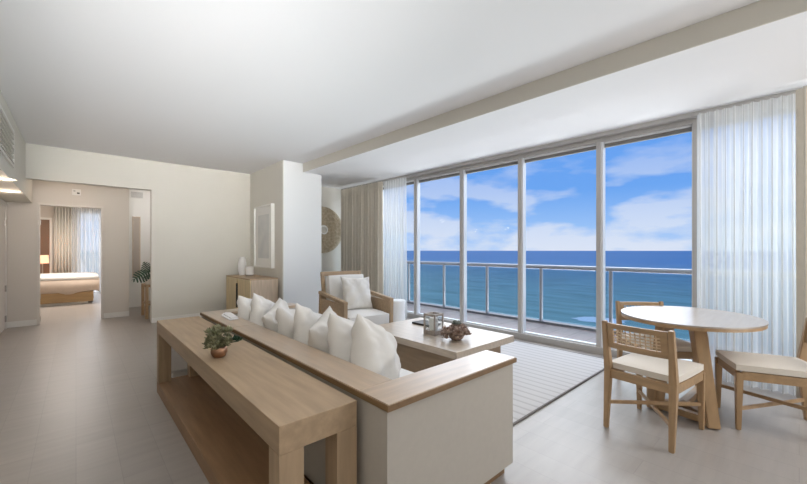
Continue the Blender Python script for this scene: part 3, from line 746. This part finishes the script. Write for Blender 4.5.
# ------------------------------------------------------------------ dining chairs (local: faces +y, back at -y)
def make_chair(loc, rot, label):
    t = thing('dining_chair', label, 'chair', loc, rot, 'dining chairs around the round table')
    hw, fy, by = .205, .25, -.25
    for s in (-1, 1):
        bm = B(); beam(bm, (s * hw, fy, 0), (s * (hw - .003), fy - .005, .415), .028, .028, .044, .044, up=(0, 1, 0), bev=.004); obj('front_leg', bm, 'chair', t)
        bm = B()
        beam(bm, (s * hw, by - .035, 0), (s * hw, by, .43), .030, .030, .045, .050, up=(0, 1, 0), bev=.004)
        beam(bm, (s * hw, by, .425), (s * (hw + .004), by - .05, .785), .045, .050, .030, .034, up=(0, 1, 0), bev=.004)
        obj('rear_leg', bm, 'chair', t)
    bm = B()
    for s in (-1, 1): box(bm, s * hw - .014, s * hw + .014, by + .02, fy - .02, .365, .425, .003)
    box(bm, -hw + .02, hw - .02, fy - .02, fy + .008, .365, .425, .003); box(bm, -hw + .02, hw - .02, by - .012, by + .016, .365, .425, .003)
    obj('seat_frame', bm, 'chairx', t)
    obj('seat_cushion', cushion_bm(.435, .50, .058, .010, cx_=0, cy_=.018, cz_=.452), 'cushion', t, smooth='auto')
    bm = B()
    beam(bm, (-hw, fy - .01, .155), (hw, by - .02, .155), .018, .026, bev=.003); beam(bm, (hw, fy - .01, .185), (-hw, by - .02, .185), .018, .026, bev=.003)
    obj('cross_stretcher', bm, 'chairx', t)
    # curved back panel: frame bars
    def bp(u, z): # u -1..1
        return Vector((u * (hw - .018), by - .012 - .022 * (1 - u * u) - .05 * (z - .43) / .355, z))
    bm = B(); n = 10
    for (z0, z1) in ((.595, .635), (.740, .775)):
        for i in range(n):
            a, b_ = -1 + 2 * i / n, -1 + 2 * (i + 1) / n
            p = [bp(a, z0), bp(b_, z0), bp(b_, z1), bp(a, z1)]; q = [v + Vector((0, .022, 0)) for v in p]
            V = [bm.verts.new(v) for v in p + q]
            for f in ((3, 2, 1, 0), (4, 5, 6, 7), (0, 1, 5, 4), (2, 3, 7, 6)): bm.faces.new([V[k] for k in f])
            if i == 0: bm.faces.new([V[k] for k in (0, 4, 7, 3)])
            if i == n - 1: bm.faces.new([V[k] for k in (1, 2, 6, 5)])
    for a, b_ in ((-1, -.80), (.80, 1)):
        p = [bp(a, .634), bp(b_, .634), bp(b_, .741), bp(a, .741)]; q = [v + Vector((0, .021, 0)) for v in p]
        V = [bm.verts.new(v) for v in p + q]
        for f in ((3, 2, 1, 0), (4, 5, 6, 7), (0, 1, 5, 4), (2, 3, 7, 6), (0, 4, 7, 3), (1, 2, 6, 5)): bm.faces.new([V[k] for k in f])
    obj('back_rail', bm, 'chairx', t)
    bm = B()
    for i in range(1, 10):
        u = -.82 + 1.64 * i / 10
        a, b_ = bp(u, .632) + Vector((0, .011, 0)), bp(u, .743) + Vector((0, .011, 0))
        tube(bm, [a.lerp(b_, q / 8) + Vector((0, .0035 * (1 if (q + i) % 2 else -1), 0)) for q in range(9)], .0048, 5)
    for k in range(4):
        z = .655 + k * .0215
        tube(bm, [bp(-.82 + 1.64 * i / 20, z) + Vector((0, .011 + .004 * (1 if (i + k) % 2 else -1), 0)) for i in range(21)], .0045, 5)
    obj('woven_cane', bm, 'cane', t, label='woven pale cane panel')
    return t
def face(dx, dy): return math.atan2(dy, dx) - PI / 2
c1 = make_chair((3.145, .715, 0), face(1, -.14), 'dining chair with woven cane back turned to the camera, left of the table')
c2 = dup(c1, (4.015, .895, 0), face(-.74, -.67)); c2['label'] = 'dining chair behind the table, its wooden back standing in front of the sea view'
c3 = dup(c1, (3.845, .145, 0), face(-.38, .925)); c3['label'] = 'dining chair at the right edge, half cut off, before the sheer curtain'

# ------------------------------------------------------------------ low ottoman beyond console
ot = thing('ottoman', 'low pale upholstered ottoman seen through the far end of the console table', 'ottoman', (0.945, 4.55, 0))
obj('cushion', cushion_bm(.52, .62, .40, .01, cz_=.23), 'seatw', ot, smooth='auto')
obj('foot_base', bx(-.22, .22, -.27, .27, 0, .075), 'trim', ot)

# ------------------------------------------------------------------ hall items
def ppt(px, py_, z):
    a = math.radians(42.293); d = (EYE - z) * FPX / (py_ - 250.5); t = (px - 403.5) / FPX * d
    return (math.sin(a) * d + math.cos(a) * t, math.cos(a) * d - math.sin(a) * t, z)
for k, (x, y, lab) in enumerate(((ppt(3,178.5,2.12)[0], ppt(3,178.5,2.12)[1], 'recessed downlight in the hall ceiling, nearer of the two'), (ppt(10,191,2.12)[0], ppt(10,191,2.12)[1], 'recessed downlight in the hall ceiling, farther of the two'))):
    dl = thing('recessed_downlight', lab, 'ceiling light', (x, y, 2.12), 0, 'hall downlights')
    bm = B(); lathe(bm, [(.11, 0), (.11, -.006), (.085, -.006), (.083, 0)], 32); obj('ring', bm, 'trim', dl, smooth='auto')
    bm = B(); lathe(bm, [(0, -.004), (.082, -.004), (.082, -.0005), (0, -.0005)], 32); obj('lens', bm, 'lens', dl)
    light('downlight_lamp', 'POINT', (x, y, 2.0), (x, y, 0), HALL_E, (1.0, .82, .66), .06)
light('hall_lamp', 'POINT', (-0.1, 8.35, 2.35), (0, 0, 0), HALL_E * .8, (1.0, .84, .70), .10)
light('alcove_lamp', 'POINT', (1.5, 9.4, 2.5), (0, 0, 0), HALL_E * 2.5, (1.0, .96, .92), .15)
ag = thing('air_vent', 'white air conditioning grille high on the left bulkhead', 'vent', (-.5595, 5.72, 2.50))
bm = B()
for y0, y1, z0, z1 in ((-.56, .56, .19, .22), (-.56, .56, -.22, -.19), (-.56, -.53, -.19, .19), (.53, .56, -.19, .19)): box(bm, 0, .018, y0, y1, z0, z1)
obj('frame', bm, 'trim', ag)
bm = B()
for k in range(7): beam(bm, (.008, -.53, -.165 + k * .055), (.008, .53, -.165 + k * .055), .035, .004, up=(.5, 0, 1))
obj('louvres', bm, 'trim', ag)
# small alarm box over the doorway
al = thing('alarm_box', 'small white alarm unit on the hall wall above the bedroom doorway', 'alarm', (.005, 8.949, 2.37))
obj('housing', bx(-.062, .062, -.03, 0, -.055, .055, .006), 'trim', al)
obj('indicator', bx(-.04, -.012, -.034, -.0305, .008, .03), 'grill', al); obj('indicator', bx(.008, .045, -.034, -.0305, -.03, -.005), 'dark', al)
vg = thing('air_vent', 'small grey air vent high on the alcove wall beyond the hall', 'vent', (1.04, 10.299, 2.58))
obj('frame', bx(-.13, .13, -.012, 0, -.075, .075, .002), 'trim', vg)
bm = B(); [box(bm, -.11, .11, -.02, -.0125, -.058 + k * .022, -.045 + k * .022) for k in range(6)]; obj('louvres', bm, 'grill', vg)
mr_ = thing('narrow_mirror', 'tall narrow brown framed mirror on the alcove wall behind the plant', 'mirror', (1.03, 10.299, 1.38))
obj('frame', bx(-.075, .075, -.03, 0, -.70, .70, .004), 'cabside', mr_)
obj('mirror_glass', bx(-.060, .060, -.033, -.0305, -.685, .685), 'smoke', mr_)
# hall console and plant
hc = thing('hall_table', 'small wooden table holding the leafy plant beyond the back wall opening', 'table', (1.22, 8.62, 0))
obj('top', bx(-.25, .25, -.30, .30, .60, .64, .003), 'chair', hc)
obj('shelf', bx(-.22, .22, -.27, .27, .25, .28), 'chair', hc)
for sx in (-1, 1):
    for sy in (-1, 1): obj('leg', bx(sx * .225 - .025, sx * .225 + .025, sy * .275 - .025, sy * .275 + .025, 0, .5995), 'chair', hc)
mp_ = thing('monstera_plant', 'dark split leaf plant in a pale vase on the small hall table', 'plant', (1.05, 8.50, .641))
bm = B(); lathe(bm, [(0, 0), (.05, 0), (.07, .05), (.06, .14), (.035, .18), (.03, .17), (0, .15)], 24); obj('vase', bm, 'cushion', mp_, smooth=True)
bm = B()
def split_leaf(bm, base, d, up, L_, W):
    d = Vector(d).normalized(); up = Vector(up); s = d.cross(up).normalized(); nl = 7; base = Vector(base)
    tube(bm, [base, base + d * L_], .004, 5)
    for i in range(nl):
        t = (i + .6) / nl; w_ = W * math.sin(PI * min(.98, t * .82 + .16)); p = base + d * L_ * t
        for sg in (-1, 1):
            a = p; e1 = p + s * sg * w_ + d * L_ * .12 + Vector((0, 0, -.02)); e2 = e1 - d * L_ * .075
            V = [bm.verts.new(q) for q in (a - d * L_ * .05, a + d * L_ * .05, e1, e2)]
            W_ = [bm.verts.new(v.co + Vector((0.002, -0.002, .003))) for v in V]
            bm.faces.new(V); bm.faces.new(list(reversed(W_)))
            for q in range(4): bm.faces.new((V[q], V[(q + 1) % 4], W_[(q + 1) % 4], W_[q]))
split_leaf(bm, (0, -.02, .26), (-.75, -.15, -.45), (.3, -.8, .6), .30, .13)
split_leaf(bm, (0, 0, .24), (-.35, -.35, .75), (.2, -.9, .3), .24, .11)
split_leaf(bm, (.0, .02, .24), (.5, -.2, .45), (-.2, -.9, .5), .24, .11)
split_leaf(bm, (0, -.02, .20), (-.2, -.7, -.25), (-.3, -.3, .9), .22, .10)
obj('leaves', bm, 'leaf', mp_)
bm = B()
for q in ((0, -.02, .26), (0, 0, .24), (.0, .02, .24), (0, -.02, .20)): tube(bm, [(0, 0, .15), q], .004, 5)
obj('stems', bm, 'leaf', mp_)

# ------------------------------------------------------------------ bedroom beyond the doorway
struct('wall_bedroom_left', bx(-2.4, -2.3, 9.07, 14.6, 0, 2.7), 'hallwall')
struct('wall_bedroom_right', bx(1.6, 1.7, 10.4, 14.6, 0, 2.7), 'hallwall')
struct('ceiling_bedroom', bx(-2.4, 1.7, 9.07, 14.7, 2.7, 2.8), 'ceil')
bm = B(); box(bm, -2.4, 0.05, 14.5, 14.6, 0, 2.7); box(bm, 1.0, 1.7, 14.5, 14.6, 0, 2.7); box(bm, .05, 1.0, 14.5, 14.6, 2.45, 2.7)
struct('wall_bedroom_back', bm, 'hallwall')
bm = B()
for x in (.06, .52, .96): box(bm, x, x + .04, 14.48, 14.56, .0, 2.45)
for z in (0, .45, 2.42): box(bm, .06, 1.0, 14.48, 14.56, z, z + .04)
wb = struct('window_bedroom', bm, 'aluw')
obj('glass_pane', bx(.10, .96, 14.515, 14.522, .04, 2.42), 'glass', wb)
br_ = thing('balcony_bars', 'pale bars outside the bedroom window', 'railing', (.5, 15.6, -.1))
bm = B()
for k in range(14): box(bm, -1.3 + k * .2, -1.27 + k * .2, -.02, .02, 0, 2.8)
for z in (1.0, 2.0, 2.4, 2.75): box(bm, -1.4, 1.4, -.02, .02, z, z + .05)
obj('bars', bm, 'bars', br_)
bd = thing('bed', 'double bed with a beige cover and white sheet on a wooden base in the bedroom', 'bed', (-.30, 11.60, 0))
obj('bed_base', bx(-1.3, .62, .12, 1.9, .06, .30, .01), 'bedwood', bd)
bm = B(); box(bm, -1.2, .52, .2, 1.8, 0, .0595); obj('plinth', bm, 'trim', bd)
bm = cushion_bm(2.1, 2.0, .34, .03, n=20, cx_=-.30, cy_=1.0, cz_=.46)
for v in bm.verts:
    if v.co.y < .06 and v.co.z < .45: v.co.z -= .05 * math.sin(v.co.x * 9) + .03
obj('bed_cover', bm, 'bedcover', bd, smooth=True)
bm = cushion_bm(2.06, 1.96, .10, .02, n=16, cx_=-.30, cy_=1.0, cz_=.64); obj('sheet', bm, 'seatw', bd, smooth=True)
pw = obj('bed_pillow', pillow_mesh(.55, .2, 77), 'pillow', smooth=True); pw.location = (-.93, 12.5, .97); pw.rotation_euler = (math.radians(-20), 0, math.radians(75))
tag(pw, 'white pillow at the head of the bed under the glowing lamp', 'pillow')
lp = thing('table_lamp', 'small bedside lamp with a glowing peach shade seen through the doorway', 'lamp', (-.68, 13.95, .55))
bm = B(); lathe(bm, [(0, 0), (.07, 0), (.07, .015), (.015, .03), (.012, .42), (0, .42)], 20); obj('base', bm, 'brass', lp, smooth='auto')
bm = B(); lathe(bm, [(.13, .40), (.12, .62), (.117, .62), (.127, .40)], 28); obj('lamp_shade', bm, 'shade', lp, smooth='auto')
light('bedside_bulb', 'POINT', (-.68, 13.95, 1.05), (0, 0, 0), 5, (1, .7, .45), .05)
ns = thing('nightstand', 'wooden nightstand carrying the glowing lamp beyond the bed', 'nightstand', (-.68, 13.95, 0))
obj('body', bx(-.24, .24, -.2, .2, .12, .549, .004), 'bedwood', ns)
obj('drawer', bx(-.22, .22, -.215, -.2005, .3, .52, .003), 'bedwood', ns)
for sx in (-1, 1):
    for sy in (-1, 1): obj('leg', bx(sx * .21 - .015, sx * .21 + .015, sy * .17 - .015, sy * .17 + .015, 0, .1195), 'bedwood', ns)
bmr = thing('wall_mirror', 'cream framed dark panel on the bedroom wall behind the lamp', 'mirror', (-.72, 14.499, 1.25))
bm = B()
for x0, x1, z0, z1 in ((-.28, .22, .93, .99), (.16, .22, -.93, .93), (-.28, -.22, -.93, .93), (-.28, .22, -.99, -.93)): box(bm, x0, x1, -.05, 0, z0, z1, .004)
obj('frame', bm, 'trim', bmr); obj('panel', bx(-.22, .16, -.03, -.005, -.93, .93), 'panel', bmr)
def fold(name, m, x0, x1, y, z0, z1, nf, amp, label):
    bm = B(); n = nf * 8; rows = []
    for z in (z0, z1):
        rows.append([bm.verts.new(((x0 + (x1 - x0) * i / n) - (x0 + x1) / 2, amp * math.sin(i / n * nf * 2 * PI), z)) for i in range(n + 1)])
    for i in range(n): bm.faces.new((rows[0][i], rows[0][i + 1], rows[1][i + 1], rows[1][i]))
    o = obj(name, bm, m, smooth=True); o.location = ((x0 + x1) / 2, y, 0)
    if m != 'sheer': o.modifiers.new('thickness', 'SOLIDIFY').thickness = .006
    return tag(o, label, 'curtain')
fold('drape', 'bdrape', -.47, -.08, 14.36, .01, 2.68, 6, .035, 'beige drape beside the bedroom window')
fold('sheer_curtain', 'sheer', -.10, .98, 14.26, .01, 2.68, 12, .03, 'white sheer curtain across the bedroom window')
light('bedroom_window_fill', 'AREA', (.3, 17.5, 2.2), (.3, 14, 1.4), 220, (.95, .97, 1.0), 4.5, 4.0)  # added bright panel outside, turns the bedroom window white
light('bedroom_light', 'AREA', (.0, 11.5, 2.65), (0, 11.5, 0), BED_E, (1.0, .93, .86), 1.5, 1.5)
